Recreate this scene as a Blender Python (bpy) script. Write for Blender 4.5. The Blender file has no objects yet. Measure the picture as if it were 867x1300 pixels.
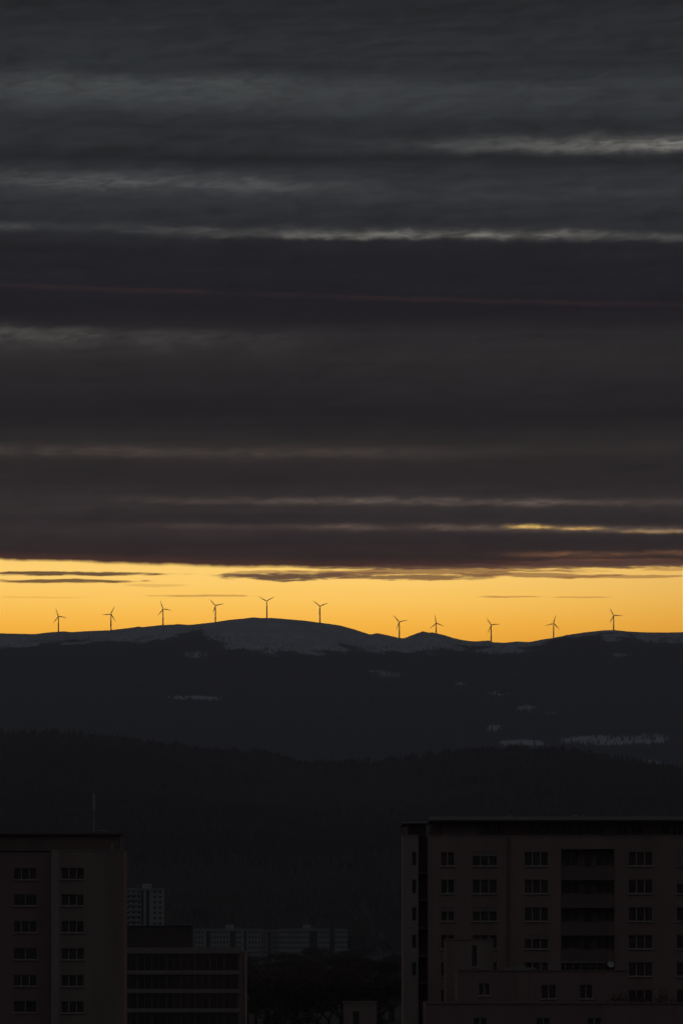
import bpy, math, random
import numpy as np
from mathutils import Vector, Matrix

random.seed(11); rng = np.random.default_rng(11)
scene = bpy.context.scene
COL = scene.collection

# ------------------------------------------------------------------ camera
EYE = 22.0            # the photographer stands on an upper floor, 22 m above the valley floor
F = 5417.0            # angular unit of one image pixel: 1/5417 rad
CX, HZ = 433.5, 1180.0  # image centre column and horizon row, in pixels
cam_d = bpy.data.cameras.new('camera')
cam = bpy.data.objects.new('camera', cam_d); COL.objects.link(cam)
cam.location = (0, 0, EYE); cam.rotation_euler = (math.radians(90), 0, 0)
cam_d.sensor_fit = 'VERTICAL'; cam_d.sensor_height = 36.0
cam_d.lens = 36.0 * F / 1300.0
cam_d.shift_y = (HZ - 650.0) / 1300.0
cam_d.clip_start = 1.0; cam_d.clip_end = 80000.0
scene.camera = cam

def sx(b, d): return (b - CX) / F * d              # image pixel column, projected to distance d -> metres
def sz(a, d): return EYE + (HZ - a) / F * d        # image pixel row, projected to distance d -> metres

# ------------------------------------------------------------------ render settings
scene.render.engine = 'CYCLES'
scene.cycles.use_denoising = True
scene.cycles.max_bounces = 4
scene.cycles.diffuse_bounces = 2
scene.cycles.glossy_bounces = 2
scene.cycles.transparent_max_bounces = 12
scene.cycles.volume_bounces = 0
scene.cycles.sample_clamp_indirect = 3.0
scene.view_settings.view_transform = 'Standard'
scene.view_settings.look = 'None'
scene.view_settings.exposure = 0.0
scene.view_settings.gamma = 1.0
scene.view_settings.use_curve_mapping = False

# ------------------------------------------------------------------ haze numbers (used by sky too)
HAZE_D = 5.5e-5
HAZE_C = (0.78, 0.85, 1.0)
HAZE_TOP = 1420.0
HAZE_Y = 20500.0

def lin(c):
    return [((v / 255.0) / 12.92 if v / 255.0 <= 0.04045 else ((v / 255.0 + 0.055) / 1.055) ** 2.4) for v in c]

def trans(a):                                       # how much of the sky light at that altitude gets through the haze
    el = math.atan(max((HZ - a) / F, 0.003))
    path = min((HAZE_TOP - EYE) / math.sin(el), HAZE_Y / math.cos(el))
    return math.exp(-HAZE_D * path)

AIR = (0.0125, 0.0125, 0.0140)                       # light scattered by the haze itself
def raw(c, a):
    t = trans(a)
    return [max((v - air * (1 - t)) / t, 0.0) for v, air in zip(lin(c), AIR)]

# ------------------------------------------------------------------ sky (world)
world = bpy.data.worlds.new('World'); scene.world = world; world.use_nodes = True
nt = world.node_tree; nt.nodes.clear()
L = nt.links.new
class E:
    """tiny expression helper over shader nodes"""
    def __init__(s, sock): s.s = sock
    def _m(s, op, *o, clamp=False):
        n = nt.nodes.new('ShaderNodeMath'); n.operation = op; n.use_clamp = clamp
        for i, v in enumerate((s,) + o):
            if isinstance(v, E): L(v.s, n.inputs[i])
            else: n.inputs[i].default_value = v
        return E(n.outputs[0])
    def __add__(s, o): return s._m('ADD', o)
    def __radd__(s, o): return s._m('ADD', o)
    def __sub__(s, o): return s._m('SUBTRACT', o)
    def __rsub__(s, o): return (s * -1.0) + o
    def __mul__(s, o): return s._m('MULTIPLY', o)
    def __rmul__(s, o): return s._m('MULTIPLY', o)
    def __truediv__(s, o): return s._m('DIVIDE', o)
def sstep(x, a, b):
    n = nt.nodes.new('ShaderNodeMapRange'); n.interpolation_type = 'SMOOTHSTEP'
    L(x.s, n.inputs['Value'])
    for k, v in (('From Min', a), ('From Max', b)):
        if isinstance(v, E): L(v.s, n.inputs[k])
        else: n.inputs[k].default_value = v
    return E(n.outputs['Result'])
def vec(x, y, z):
    n = nt.nodes.new('ShaderNodeCombineXYZ')
    for i, v in enumerate((x, y, z)):
        if isinstance(v, E): L(v.s, n.inputs[i])
        else: n.inputs[i].default_value = v
    return n.outputs[0]
def noise(v, scale=1.0, detail=3.0, rough=0.5, dist=0.0):
    n = nt.nodes.new('ShaderNodeTexNoise'); n.noise_dimensions = '3D'
    L(v, n.inputs['Vector']); n.inputs['Scale'].default_value = scale
    n.inputs['Detail'].default_value = detail; n.inputs['Roughness'].default_value = rough
    n.inputs['Distortion'].default_value = dist
    return E(n.outputs['Fac'])
def mixc(f, a, b, mode='MIX'):
    n = nt.nodes.new('ShaderNodeMix'); n.data_type = 'RGBA'; n.blend_type = mode
    if isinstance(f, E): L(f.s, n.inputs[0])
    else: n.inputs[0].default_value = f
    for i, v in ((6, a), (7, b)):
        if isinstance(v, (tuple, list)): n.inputs[i].default_value = (*v[:3], 1)
        else: L(v, n.inputs[i])
    return n.outputs[2]
def scalec(c, f):
    n = nt.nodes.new('ShaderNodeHueSaturation'); L(c, n.inputs['Color'])
    if isinstance(f, E): L(f.s, n.inputs['Value'])
    else: n.inputs['Value'].default_value = f
    return n.outputs[0]
def ramp(f, stops, interp='LINEAR'):
    n = nt.nodes.new('ShaderNodeValToRGB'); n.color_ramp.interpolation = interp
    L(f.s, n.inputs[0]); r = n.color_ramp
    while len(r.elements) > 1: r.elements.remove(r.elements[-1])
    for i, (p, c) in enumerate(stops):
        e = r.elements[0] if i == 0 else r.elements.new(p)
        e.position = p; e.color = (*c, 1)
    return n.outputs[0]

tc = nt.nodes.new('ShaderNodeTexCoord')
sp = nt.nodes.new('ShaderNodeSeparateXYZ'); L(tc.outputs['Generated'], sp.inputs[0])
dx, dy, dz = (E(sp.outputs[i]) for i in range(3))
rr = (dx * dx + dy * dy + 1e-6)._m('POWER', 0.5)
hx, hy, el = dx / rr, dy / rr, dz / rr
U = dx._m('ARCTAN2', dy) * F + CX                   # bearing, in image pixel columns
V = HZ - el * F                                     # altitude as image pixel row, counted downwards
def nz(su, sv, seed=0.0, detail=3.0, rough=0.5, dist=0.0, slant=0.0, vv=None):
    """cloud noise stretched along the horizon, su long and sv tall"""
    vv = V if vv is None else vv
    if slant: vv = vv + hx * (F * slant)
    return noise(vec(hx * (F / su) + seed, hy * (F / su) + seed * 0.7, vv * (1.0 / sv) + seed * 1.3), 1.0, detail, rough, dist)

wob = (nz(420, 160, 3.1, 2) - 0.5) * 26.0 + (nz(120, 60, 7.7, 2) - 0.5) * 5.0
fine = (nz(60, 15, 1.7, 4, 0.6, 0.8, 0.10) - 0.5) * 12.0
Vw = V + wob * 0.55 + fine * 0.6
VHI, VLO = -3000.0, 760.0
def P(v): return (v - VHI) / (VLO - VHI)
t_ = (Vw - VHI) / (VLO - VHI)
base_stops = [(-3000, (59, 62, 67)), (-900, (56, 59, 63)), (-200, (45, 48, 51)), (-30, (32, 33, 36)), (15, (36, 38, 41)), (60, (40, 43, 46)), (92, (39, 42, 45)),
              (112, (51, 54, 57)), (135, (50, 53, 56)), (160, (37, 40, 43)), (185, (40, 42, 45)), (205, (30, 32, 35)), (220, (41, 44, 47)),
              (245, (48, 51, 54)), (268, (39, 41, 45)), (290, (39, 41, 45)), (312, (29, 30, 34)), (345, (28, 29, 34)), (400, (25, 24, 29)), (425, (37, 36, 38)),
              (455, (38, 37, 38)), (490, (33, 32, 34)), (530, (28, 27, 30)), (572, (42, 39, 39)), (592, (37, 34, 35)), (620, (39, 36, 38)), (640, (49, 44, 44)),
              (654, (39, 35, 37)), (668, (48, 42, 42)), (684, (41, 36, 38)), (700, (44, 36, 36)), (760, (44, 35, 34))]
stops = [(P(v), raw(c, v)) for v, c in base_stops]
deck0 = ramp(t_, stops)
tex = nz(330, 13, 5.3, 5, 0.58, 0.4, 0.02) * 0.75 + nz(110, 34, 9.1, 3, 0.5, 0.8, 0.05) * 0.45 + 0.40
puff = nz(58, 15, 13.7, 4, 0.6, 0.9, 0.12) - 0.5
tex = tex + puff * (1.0 - sstep(V, 250.0, 420.0) * 0.45)
deck0 = scalec(deck0, tex)
far_tex = nz(330, 13, 5.3, 2, 0.5, 0.0, 0.02) * 0.9 + 0.55
deck_far = scalec(ramp((V + wob * 0.55 - VHI) / (VLO - VHI), stops), far_tex)

# bright streaks where light leaks between the stacked layers
streaks_high = [  # image row, slope, soft side up, soft side down, colour, strength, image column centre, column half width, raggedness
    (108, 0.012, 12, 26, (74, 77, 78), 0.60, 150, 560, 5),
    (187, 0.002, 10, 6, (126, 124, 119), 0.95, 860, 360, 12),
    (180, 0.03, 9, 10, (72, 74, 75), 0.60, 640, 330, 7),
    (238, 0.012, 14, 8, (80, 82, 83), 0.75, 190, 420, 9),
    (299, 0.003, 6, 3.5, (122, 119, 113), 0.95, 520, 360, 10),
    (294, 0.010, 6, 4.5, (76, 76, 76), 0.70, 160, 480, 8),
    (303, 0.0, 5, 4.5, (80, 80, 78), 0.70, 860, 360, 8),
]
streaks_mid = [
    (376, 0.030, 2.5, 4, (56, 40, 42), 0.50, 420, 760, 3),
    (430, 0.020, 7, 20, (74, 72, 70), 0.75, -10, 520, 5),
    (576, 0.006, 8, 7, (74, 66, 61), 0.60, 200, 620, 6),
    (637, 0.006, 5, 4, (98, 86, 79), 0.80, 560, 520, 8),
    (669.5, 0.009, 4, 4, (98, 82, 73), 0.80, 660, 600, 6),
    (668.2, 0.009, 2.8, 1.7, (250, 204, 112), 1.00, 672, 42, 4),
    (670.2, 0.006, 2.2, 1.7, (214, 168, 98), 0.90, 738, 40, 4),
    (674, 0.004, 2.2, 2.0, (166, 134, 94), 0.75, 840, 90, 4),
]
streaks_low = [
    (706, -0.006, 3, 4, (124, 86, 62), 0.70, 780, 200, 6),
    (711, 0.004, 1.8, 2, (170, 116, 66), 0.55, 800, 120, 5),
]
jit = nz(34, 24, 2.1, 5, 0.66) - 0.5
patch_f = sstep(nz(110, 48, 3.7, 4, 0.6), 0.32, 0.64) * 0.75 + 0.25
wisp_f = sstep(nz(40, 7.0, 1.9, 5, 0.62, 0.9, 0.07), 0.28, 0.72) * 1.0 + 0.42
gate = patch_f * wisp_f
wob2 = V + wob * 0.22
def add_streaks(col, rows):
    for (a, sl, wu, wd, c, st, uc, uw, rag_) in rows:
        d = wob2 + jit * (rag_ * 1.35) - (U - CX) * sl - a
        q = d / (d._m('LESS_THAN', 0.0) * (wu - wd) + wd)
        g = (q * q * -1.0)._m('EXPONENT')
        win = 1.0 - sstep(((U - uc) * (1.0 / uw))._m('ABSOLUTE'), 0.1, 1.0)
        col = mixc((g * win * gate * st)._m('MINIMUM', 1.0), col, raw(c, a))
    return col
deck_high = add_streaks(deck0, streaks_high)
deck_mid = add_streaks(deck0, streaks_mid)
deck_low = add_streaks(deck0, streaks_low)

# the clear strip under the deck: sky texture near the set sun, tinted by the thick evening air
SUN_EL, SUN_AZ = math.radians(1.0), math.radians(-2.5)
sky = nt.nodes.new('ShaderNodeTexSky'); sky.sky_type = 'NISHITA'; sky.sun_disc = False
sky.sun_elevation = SUN_EL; sky.sun_rotation = SUN_AZ
sky.air_density = 2.0; sky.dust_density = 4.0; sky.ozone_density = 1.0
tc2 = (V - 700.0) / 130.0
clear_front = ramp(tc2, [(p, raw(c, 700 + 130 * p)) for p, c in ((0.0, (252, 206, 112)), (0.25, (252, 205, 110)), (0.5, (249, 194, 90)), (0.72, (244, 178, 66)), (1.0, (234, 160, 46)))])
side = sstep(U, 420.0, 1300.0)
clear_front = mixc(side * 0.5, clear_front, [v * 0.45 for v in raw((232, 146, 50), 770)])
# away from the sunset the strip is plain dusk sky
dusk = scalec(sky.outputs[0], 0.015)
away = sstep(hy, 0.25, 0.93)
clear = mixc(away, dusk, clear_front)

# lower edge of the deck
edge = 712.0 + sstep(U, 0.0, 430.0) * 9.0 - sstep(U, 560.0, 860.0) * 3.0
rag = (nz(60, 40, 21.0, 4, 0.65) - 0.5) * 8.0 + (nz(240, 50, 23.0, 2) - 0.5) * 4.0
ed = V + rag - edge
open_ = sstep(ed, -2.6, 3.6)
warm = sstep(ed, -14.0, 1.0) * (1.0 - open_)
deck_low = mixc(warm * 0.45, deck_low, raw((88, 52, 40), 712))
sk = mixc(open_, deck_low, clear)
open_far = sstep(V - edge, -2.6, 3.6)
sky_far = mixc(open_far, deck_far, clear)

# thin dark cloud bars floating in the strip
bars = [  # image column, image row, half length, half thickness, cover, colour
    (90, 729.5, 150, 3.4, 0.92, (74, 52, 44)), (80, 738.8, 120, 3.0, 0.88, (78, 54, 44)), (196, 744, 50, 2.4, 0.25, (150, 100, 60)),
    (368, 732, 112, 6.0, 0.95, (84, 60, 52)), (350, 727, 80, 3.0, 0.5, (120, 80, 58)),
    (560, 725.5, 210, 4.6, 0.80, (124, 84, 58)), (470, 728, 60, 2.5, .7, (110, 74, 55)), (620, 729, 50, 3, .7, (104, 70, 54)), (520, 733.0, 140, 4.4, 0.85, (104, 70, 54)), (690, 731.5, 110, 3.6, 0.75, (128, 88, 58)),
    (800, 733.0, 110, 2.8, 0.65, (140, 94, 58)), (640, 720.0, 330, 3.6, 0.85, (78, 54, 48)), (780, 716.0, 170, 5.0, 0.9, (80, 56, 50)), (850, 724, 50, 2, 0.5, (150, 100, 62)),
    (264, 756.8, 82, 1.6, 0.50, (140, 92, 50)), (643, 757.6, 48, 1.5, 0.55, (150, 98, 50)), (737, 758.8, 42, 1.4, 0.45, (160, 104, 50)), (55, 759.2, 60, 1.4, 0.25, (180, 120, 60)),
]
bend_f = nz(80, 20, 31.0, 5, 0.6) - 0.5
bar_f = nz(40, 4.0, 41.0, 5, 0.65, 0.6) - 0.5
for i, (uc, vc, a, b, op, c) in enumerate(bars):
    bend = bend_f * (b * 2.2)
    qu = (U - uc) * (1.0 / a); qv = (V + bend - vc) * (1.0 / b)
    dens = 1.0 - qu * qu - qv * qv + bar_f * 2.2
    sk = mixc(sstep(dens, 0.0, 0.75) * op, sk, raw(c, vc))

def background(c):
    n = nt.nodes.new('ShaderNodeBackground'); n.inputs['Strength'].default_value = 1.0; L(c, n.inputs['Color']); return n.outputs[0]
def mixs(f, a, b):
    n = nt.nodes.new('ShaderNodeMixShader'); L(f.s, n.inputs[0]); L(a, n.inputs[1]); L(b, n.inputs[2]); return n.outputs[0]
# fine cloud structure only where the layers lie towards the sunset; the same deck goes on, plainer, all round and overhead
upper = mixs(V._m('GREATER_THAN', 340.0), background(deck_high), background(deck_mid))
detailed = mixs(V._m('GREATER_THAN', 684.0), upper, background(sk))
near_ = (1.0 - sstep((U - CX)._m('ABSOLUTE'), 620.0, 1000.0)) * sstep(V, -420.0, -130.0)
wo = nt.nodes.new('ShaderNodeOutputWorld'); L(mixs(near_, background(sky_far), detailed), wo.inputs['Surface'])
world.cycles.sampling_method = 'MANUAL'; world.cycles.sample_map_resolution = 512

# ------------------------------------------------------------------ sun, low behind the mountains
sun_d = bpy.data.lights.new('sun', 'SUN'); sun_d.energy = 0.03; sun_d.angle = math.radians(0.5); sun_d.color = (1.0, 0.72, 0.42)
sun = bpy.data.objects.new('sun', sun_d); COL.objects.link(sun)
sdir = Vector((math.sin(SUN_AZ) * math.cos(SUN_EL), math.cos(SUN_AZ) * math.cos(SUN_EL), math.sin(SUN_EL)))
sun.rotation_euler = sdir.to_track_quat('Z', 'Y').to_euler()
sun.location = (0, 400, 300)

# ------------------------------------------------------------------ materials
MATS = {}
def mat(name, col, rough=0.85, var=0.18, scale=0.6, col2=None, spec=0.3, streak=False, bump=0.0):
    if name in MATS: return MATS[name]
    m = bpy.data.materials.new(name); m.use_nodes = True; t = m.node_tree
    b = t.nodes['Principled BSDF']; b.inputs['Roughness'].default_value = rough
    b.inputs['Specular IOR Level'].default_value = spec
    c2 = col2 or tuple(v * (1 - var * 1.6) for v in col)
    co = t.nodes.new('ShaderNodeTexCoord'); mp = t.nodes.new('ShaderNodeMapping')
    t.links.new(co.outputs['Object'], mp.inputs['Vector'])
    if streak: mp.inputs['Scale'].default_value = (1.0, 1.0, 0.14)
    n = t.nodes.new('ShaderNodeTexNoise'); n.inputs['Scale'].default_value = scale; n.inputs['Detail'].default_value = 6
    n.inputs['Roughness'].default_value = 0.62
    t.links.new(mp.outputs[0], n.inputs['Vector'])
    r = t.nodes.new('ShaderNodeValToRGB'); r.color_ramp.elements[0].position = 0.3; r.color_ramp.elements[1].position = 0.68
    r.color_ramp.elements[0].color = (*c2, 1); r.color_ramp.elements[1].color = (*col, 1)
    t.links.new(n.outputs['Fac'], r.inputs[0]); t.links.new(r.outputs[0], b.inputs['Base Color'])
    if bump:
        bp = t.nodes.new('ShaderNodeBump'); bp.inputs['Strength'].default_value = bump; bp.inputs['Distance'].default_value = 0.02
        n2 = t.nodes.new('ShaderNodeTexNoise'); n2.inputs['Scale'].default_value = 40.0; n2.inputs['Detail'].default_value = 3
        t.links.new(co.outputs['Object'], n2.inputs['Vector'])
        t.links.new(n2.outputs['Fac'], bp.inputs['Height']); t.links.new(bp.outputs[0], b.inputs['Normal'])
    MATS[name] = m; return m

def glass_mat():
    m = bpy.data.materials.new('window_glass'); m.use_nodes = True; t = m.node_tree; t.nodes.clear()
    o = t.nodes.new('ShaderNodeOutputMaterial'); tr = t.nodes.new('ShaderNodeBsdfTransparent'); tr.inputs[0].default_value = (0.93, 0.93, 0.92, 1)
    gl = t.nodes.new('ShaderNodeBsdfGlossy'); gl.inputs['Roughness'].default_value = 0.03
    mx = t.nodes.new('ShaderNodeMixShader'); fr = t.nodes.new('ShaderNodeFresnel'); fr.inputs['IOR'].default_value = 1.7
    t.links.new(fr.outputs[0], mx.inputs[0]); t.links.new(tr.outputs[0], mx.inputs[1]); t.links.new(gl.outputs[0], mx.inputs[2])
    t.links.new(mx.outputs[0], o.inputs[0]); return m
M = {
    'plaster': mat('pink_beige_plaster', (0.44, 0.31, 0.275), 0.9, 0.17, 0.35, streak=True, bump=0.15),
    'plaster_pale': mat('pale_plaster', (0.47, 0.38, 0.34), 0.9, 0.17, 0.35, streak=True, bump=0.15),
    'plaster_left': mat('warm_grey_plaster', (0.42, 0.315, 0.28), 0.9, 0.17, 0.35, streak=True, bump=0.15),
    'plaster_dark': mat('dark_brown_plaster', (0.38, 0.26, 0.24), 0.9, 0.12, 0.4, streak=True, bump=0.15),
    'attic': mat('dark_attic_cladding', (0.27, 0.19, 0.17), 0.8, 0.15, 0.8, streak=True),
    'roof_edge': mat('zinc_roof_edge', (0.44, 0.43, 0.4), 0.55, 0.12, 1.5, spec=0.5),
    'bitumen': mat('bitumen_roof', (0.16, 0.14, 0.13), 0.95, 0.2, 0.6),
    'frame': mat('white_window_frame', (0.52, 0.46, 0.43), 0.5, 0.06, 2.0),
    'sill': mat('pale_metal_sill', (0.5, 0.45, 0.42), 0.5, 0.08, 2.0),
    'curtain': mat('net_curtain', (0.52, 0.45, 0.42), 0.95, 0.25, 6.0),
    'interior': mat('dark_room', (0.56, 0.43, 0.4), 0.95, 0.1, 1.0),
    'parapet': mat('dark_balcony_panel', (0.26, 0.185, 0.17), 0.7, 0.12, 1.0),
    'band': mat('pale_concrete_band', (0.38, 0.32, 0.3), 0.85, 0.10, 0.4),
    'office_dark': mat('dark_office_facade', (0.34, 0.25, 0.24), 0.5, 0.1, 0.6),
    'tower': mat('pale_tower_panel', (0.44, 0.45, 0.42), 0.9, 0.10, 0.1),
    'slab': mat('grey_green_panel', (0.40, 0.42, 0.38), 0.9, 0.10, 0.1),
    'slab_dark': mat('dark_recess', (0.14, 0.11, 0.105), 0.8, 0.1, 0.3),
    'tile': mat('dark_roof_tile', (0.17, 0.11, 0.1), 0.85, 0.2, 0.8),
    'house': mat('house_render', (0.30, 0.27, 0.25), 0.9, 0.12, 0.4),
    'metal': mat('galvanised_mast', (0.42, 0.42, 0.43), 0.45, 0.1, 1.0, spec=0.6),
    'turbine': mat('turbine_white', (0.5, 0.49, 0.48), 0.5, 0.06, 0.05),
    'bark': mat('tree_bark', (0.11, 0.08, 0.07), 0.95, 0.2, 2.0),
    'needle': mat('spruce_needles', (0.105, 0.075, 0.055), 0.9, 0.3, 0.6, spec=0.15),
    'twig': mat('bare_twigs', (0.12, 0.075, 0.06), 0.95, 0.25, 0.5, spec=0.15),
    'ground': mat('winter_ground', (0.065, 0.052, 0.046), 0.95, 0.3, 0.02),
    'glass': glass_mat(),
}

# ------------------------------------------------------------------ mesh helpers
class MB:
    def __init__(s): s.v = []; s.f = []
    def quad(s, a, b, c, d):
        n = len(s.v); s.v += [a, b, c, d]; s.f.append((n, n + 1, n + 2, n + 3))
    def tri(s, a, b, c):
        n = len(s.v); s.v += [a, b, c]; s.f.append((n, n + 1, n + 2))
    def box(s, x0, x1, y0, y1, z0, z1):
        n = len(s.v)
        s.v += [(x0, y0, z0), (x1, y0, z0), (x1, y1, z0), (x0, y1, z0), (x0, y0, z1), (x1, y0, z1), (x1, y1, z1), (x0, y1, z1)]
        s.f += [tuple(n + i for i in q) for q in ((0, 3, 2, 1), (4, 5, 6, 7), (0, 1, 5, 4), (1, 2, 6, 5), (2, 3, 7, 6), (3, 0, 4, 7))]
        return s
    def tube(s, p0, p1, r0, r1, n=8, cap=True):
        p0, p1 = Vector(p0), Vector(p1); ax = (p1 - p0).normalized()
        a = ax.orthogonal().normalized(); b = ax.cross(a); k = len(s.v)
        for p, r in ((p0, r0), (p1, r1)):
            for i in range(n):
                t = 2 * math.pi * i / n
                s.v.append(tuple(p + (a * math.cos(t) + b * math.sin(t)) * r))
        for i in range(n):
            j = (i + 1) % n; s.f.append((k + i, k + j, k + n + j, k + n + i))
        if cap: s.f.append(tuple(k + i for i in range(n))[::-1]); s.f.append(tuple(k + n + i for i in range(n)))
        return s
    def mesh(s, name, m):
        me = bpy.data.meshes.new(name); me.from_pydata(s.v, [], s.f); me.update()
        if m: me.materials.append(m)
        return me
    def build(s, name, m, parent=None, loc=(0, 0, 0)):
        return link(name, s.mesh(name, m), parent, loc)
def link(name, me, parent=None, loc=(0, 0, 0)):
    o = bpy.data.objects.new(name, me); COL.objects.link(o); o.location = loc
    if parent: o.parent = parent
    return o
def empty(name, loc=(0, 0, 0)):
    o = bpy.data.objects.new(name, None); COL.objects.link(o); o.location = loc; o.empty_display_size = 2; return o
def tag(o, label, cat, group=None):
    o['label'] = label; o['category'] = cat
    if group: o['group'] = group
    return o
def copy_tree(o, parent=None):
    c = o.copy(); COL.objects.link(c); c.parent = parent
    for ch in list(o.children): copy_tree(ch, c)
    return c
def smooth(o):
    for p in o.data.polygons: p.use_smooth = True
    return o
def np_mesh(name, V_, F_, m):
    me = bpy.data.meshes.new(name); k = F_.shape[1]
    me.vertices.add(len(V_)); me.vertices.foreach_set('co', V_.astype(np.float32).ravel())
    me.loops.add(F_.size); me.loops.foreach_set('vertex_index', F_.astype(np.int32).ravel())
    me.polygons.add(len(F_)); me.polygons.foreach_set('loop_start', np.arange(0, F_.size, k, dtype=np.int32))
    me.update(calc_edges=True); me.validate()
    if m: me.materials.append(m)
    return me

# value noise for terrain
def vnoise(x, y, seed):
    r = np.random.default_rng(seed).random((256, 256))
    xi, yi = np.floor(x).astype(int), np.floor(y).astype(int); fx, fy = x - xi, y - yi
    fx, fy = fx * fx * (3 - 2 * fx), fy * fy * (3 - 2 * fy)
    g = lambda a, b: r[a % 256, b % 256]
    return (g(xi, yi) * (1 - fx) + g(xi + 1, yi) * fx) * (1 - fy) + (g(xi, yi + 1) * (1 - fx) + g(xi + 1, yi + 1) * fx) * fy - 0.5
def fbm(x, y, sc, seed, oct=4):
    s = 0; a = 1.0
    for i in range(oct): s = s + a * vnoise(x / sc + 31.7 * i, y / sc + 17.3 * i, seed + i); sc *= 0.5; a *= 0.5
    return s

# ------------------------------------------------------------------ ground sheet
g = MB(); g.quad((-11500, -4000, 0), (11500, -4000, 0), (11500, 20000, 0), (-11500, 20000, 0))
o = g.build('ground', M['ground']); o['kind'] = 'structure'

# ------------------------------------------------------------------ mountain
MY0, MYC, MY1 = 9300.0, 17000.0, 19800.0
prof = [(-900, 830), (-500, 815), (-150, 806), (0, 804), (45, 805), (60, 803), (82, 801.3), (90, 802.5), (118, 800.8), (140, 800), (170, 796.5), (175, 795.4), (182, 796), (205, 793.5), (220, 793), (226, 792.2), (240, 793.3),
        (258, 791.5), (273, 789.8), (290, 787), (310, 785.2), (322, 783.6), (333, 784.6), (344, 784.4), (365, 786), (385, 787.7), (405, 790.3), (418, 792), (432, 794), (448, 798.5), (470, 805.5),
        (479, 803.8), (495, 807), (506, 809.8), (513, 810.3), (525, 805.5), (537, 801.3), (545, 803.3), (548, 802.6), (553, 803.8), (565, 806.5), (575, 810), (590, 813), (602, 814.3), (621, 813), (625, 815.3), (640, 816),
        (650, 815), (655, 814.3), (672, 815), (690, 811.5), (702, 809.8), (720, 806), (745, 802.3), (768, 800), (779, 799.8), (800, 802), (825, 802.8), (845, 803), (867, 802.5), (1000, 806), (1300, 800), (1700, 815)]
pb = np.array([p[0] for p in prof], float); pa = np.array([p[1] for p in prof], float)
def crest_m(x): return sz(np.interp(CX + x * F / MYC, pb, pa), MYC)
def h_mount(x, y):
    t = np.clip((y - MY0) / (MYC - MY0), 0, 1)
    S = t ** 0.78
    c = crest_m(x)
    sm = 1110 + 0.30 * (c - 1180)                                   # lower slopes follow the crest only loosely
    w = np.clip((t - 0.55) / 0.45, 0, 1); w = w * w * (3 - 2 * w)
    h = (sm + (c - sm) * w) * S
    h = h + fbm(x, y, 1500.0, 5, 5) * 150 * t * (1 - t) * 1.6
    h = h + fbm(x, y, 160.0, 9, 3) * 9 * np.clip((1 - t) * 12, 0, 1)
    b = np.clip(y - MYC, 0, None)
    return h - b * 0.10 - (b / 1400.0) ** 2 * 200 - 4.0 * (t <= 0)
mx = np.concatenate([np.linspace(-7000, -1900, 100, endpoint=False), np.linspace(-1900, 1900, 480, endpoint=False), np.linspace(1900, 7000, 101)])
my = np.concatenate([np.linspace(MY0, 14200, 170, endpoint=False), np.linspace(14200, MYC, 260, endpoint=False), np.linspace(MYC, MY1, 60)])
X, Y = np.meshgrid(mx, my); Z = h_mount(X, Y)
def grid_faces(nr, nc):
    i = np.arange(nr - 1)[:, None] * nc + np.arange(nc - 1)[None, :]; i = i.ravel()
    return np.stack([i, i + 1, i + nc + 1, i + nc], 1)
me = np_mesh('mountains', np.stack([X.ravel(), Y.ravel(), Z.ravel()], 1), grid_faces(*X.shape), None)
me.polygons.foreach_set('use_smooth', np.ones(len(me.polygons), bool))

# where snow lies: above the tree line and in a few clearings
tl = [(-200, 818), (0, 818), (20, 821), (30, 816), (60, 816), (100, 813), (130, 811), (200, 809), (215, 812), (240, 807), (255, 806), (280, 811), (300, 818), (330, 824), (350, 827), (370, 825), (400, 825), (430, 821), (450, 823), (480, 823),
      (520, 826), (545, 825), (560, 819), (580, 819), (620, 823), (650, 826), (680, 821), (700, 816), (740, 808), (760, 806), (800, 807), (830, 811), (867, 814), (1100, 818)]
tb = np.array([p[0] for p in tl], float); ta = np.array([p[1] for p in tl], float)
clearings = [(497, 855.5, 25, 5.0), (480, 852, 20, 2.0), (250, 831, 22, 4), (240, 885.5, 38, 2.2), (212, 884, 12, 1.2), (268, 887.5, 12, 1.6), (780, 939.5, 66, 6.5), (822, 937.5, 24, 6.0), (662, 944, 34, 5.0), (632, 880, 18, 3), (668, 900, 16, 5), (628, 924, 12, 4),
             (838, 972, 22, 5), (815, 968, 18, 4), (785, 832, 12, 3), (700, 905, 9, 2), (585, 868, 10, 2)]
def snow_at(x, y, z, lift=0.0, rough=1.0):
    b = CX + x / y * F; a = HZ - (z - EYE) / y * F - lift
    n = fbm(x, y, 260.0, 40, 4); n2 = fbm(x, y * 0.4, 70.0, 50, 3)
    line = np.interp(b, tb, ta) + 3.0 + n * 10 + n2 * 14
    s = np.clip((line - a) / (3.0 * rough) + 0.5, 0, 1)
    for (cb, ca, wb, wa) in clearings:
        q = 1.15 - ((b - cb) / wb) ** 2 - ((a - ca) / wa) ** 2 + n * 0.5 + n2 * 0.7
        s = np.maximum(s, np.clip(q * 1.6, 0, 1) * 0.9)
    return s
at = me.attributes.new('snow', 'FLOAT', 'POINT')
at.data.foreach_set('value', snow_at(X, Y, Z).astype(np.float32).ravel())

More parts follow.
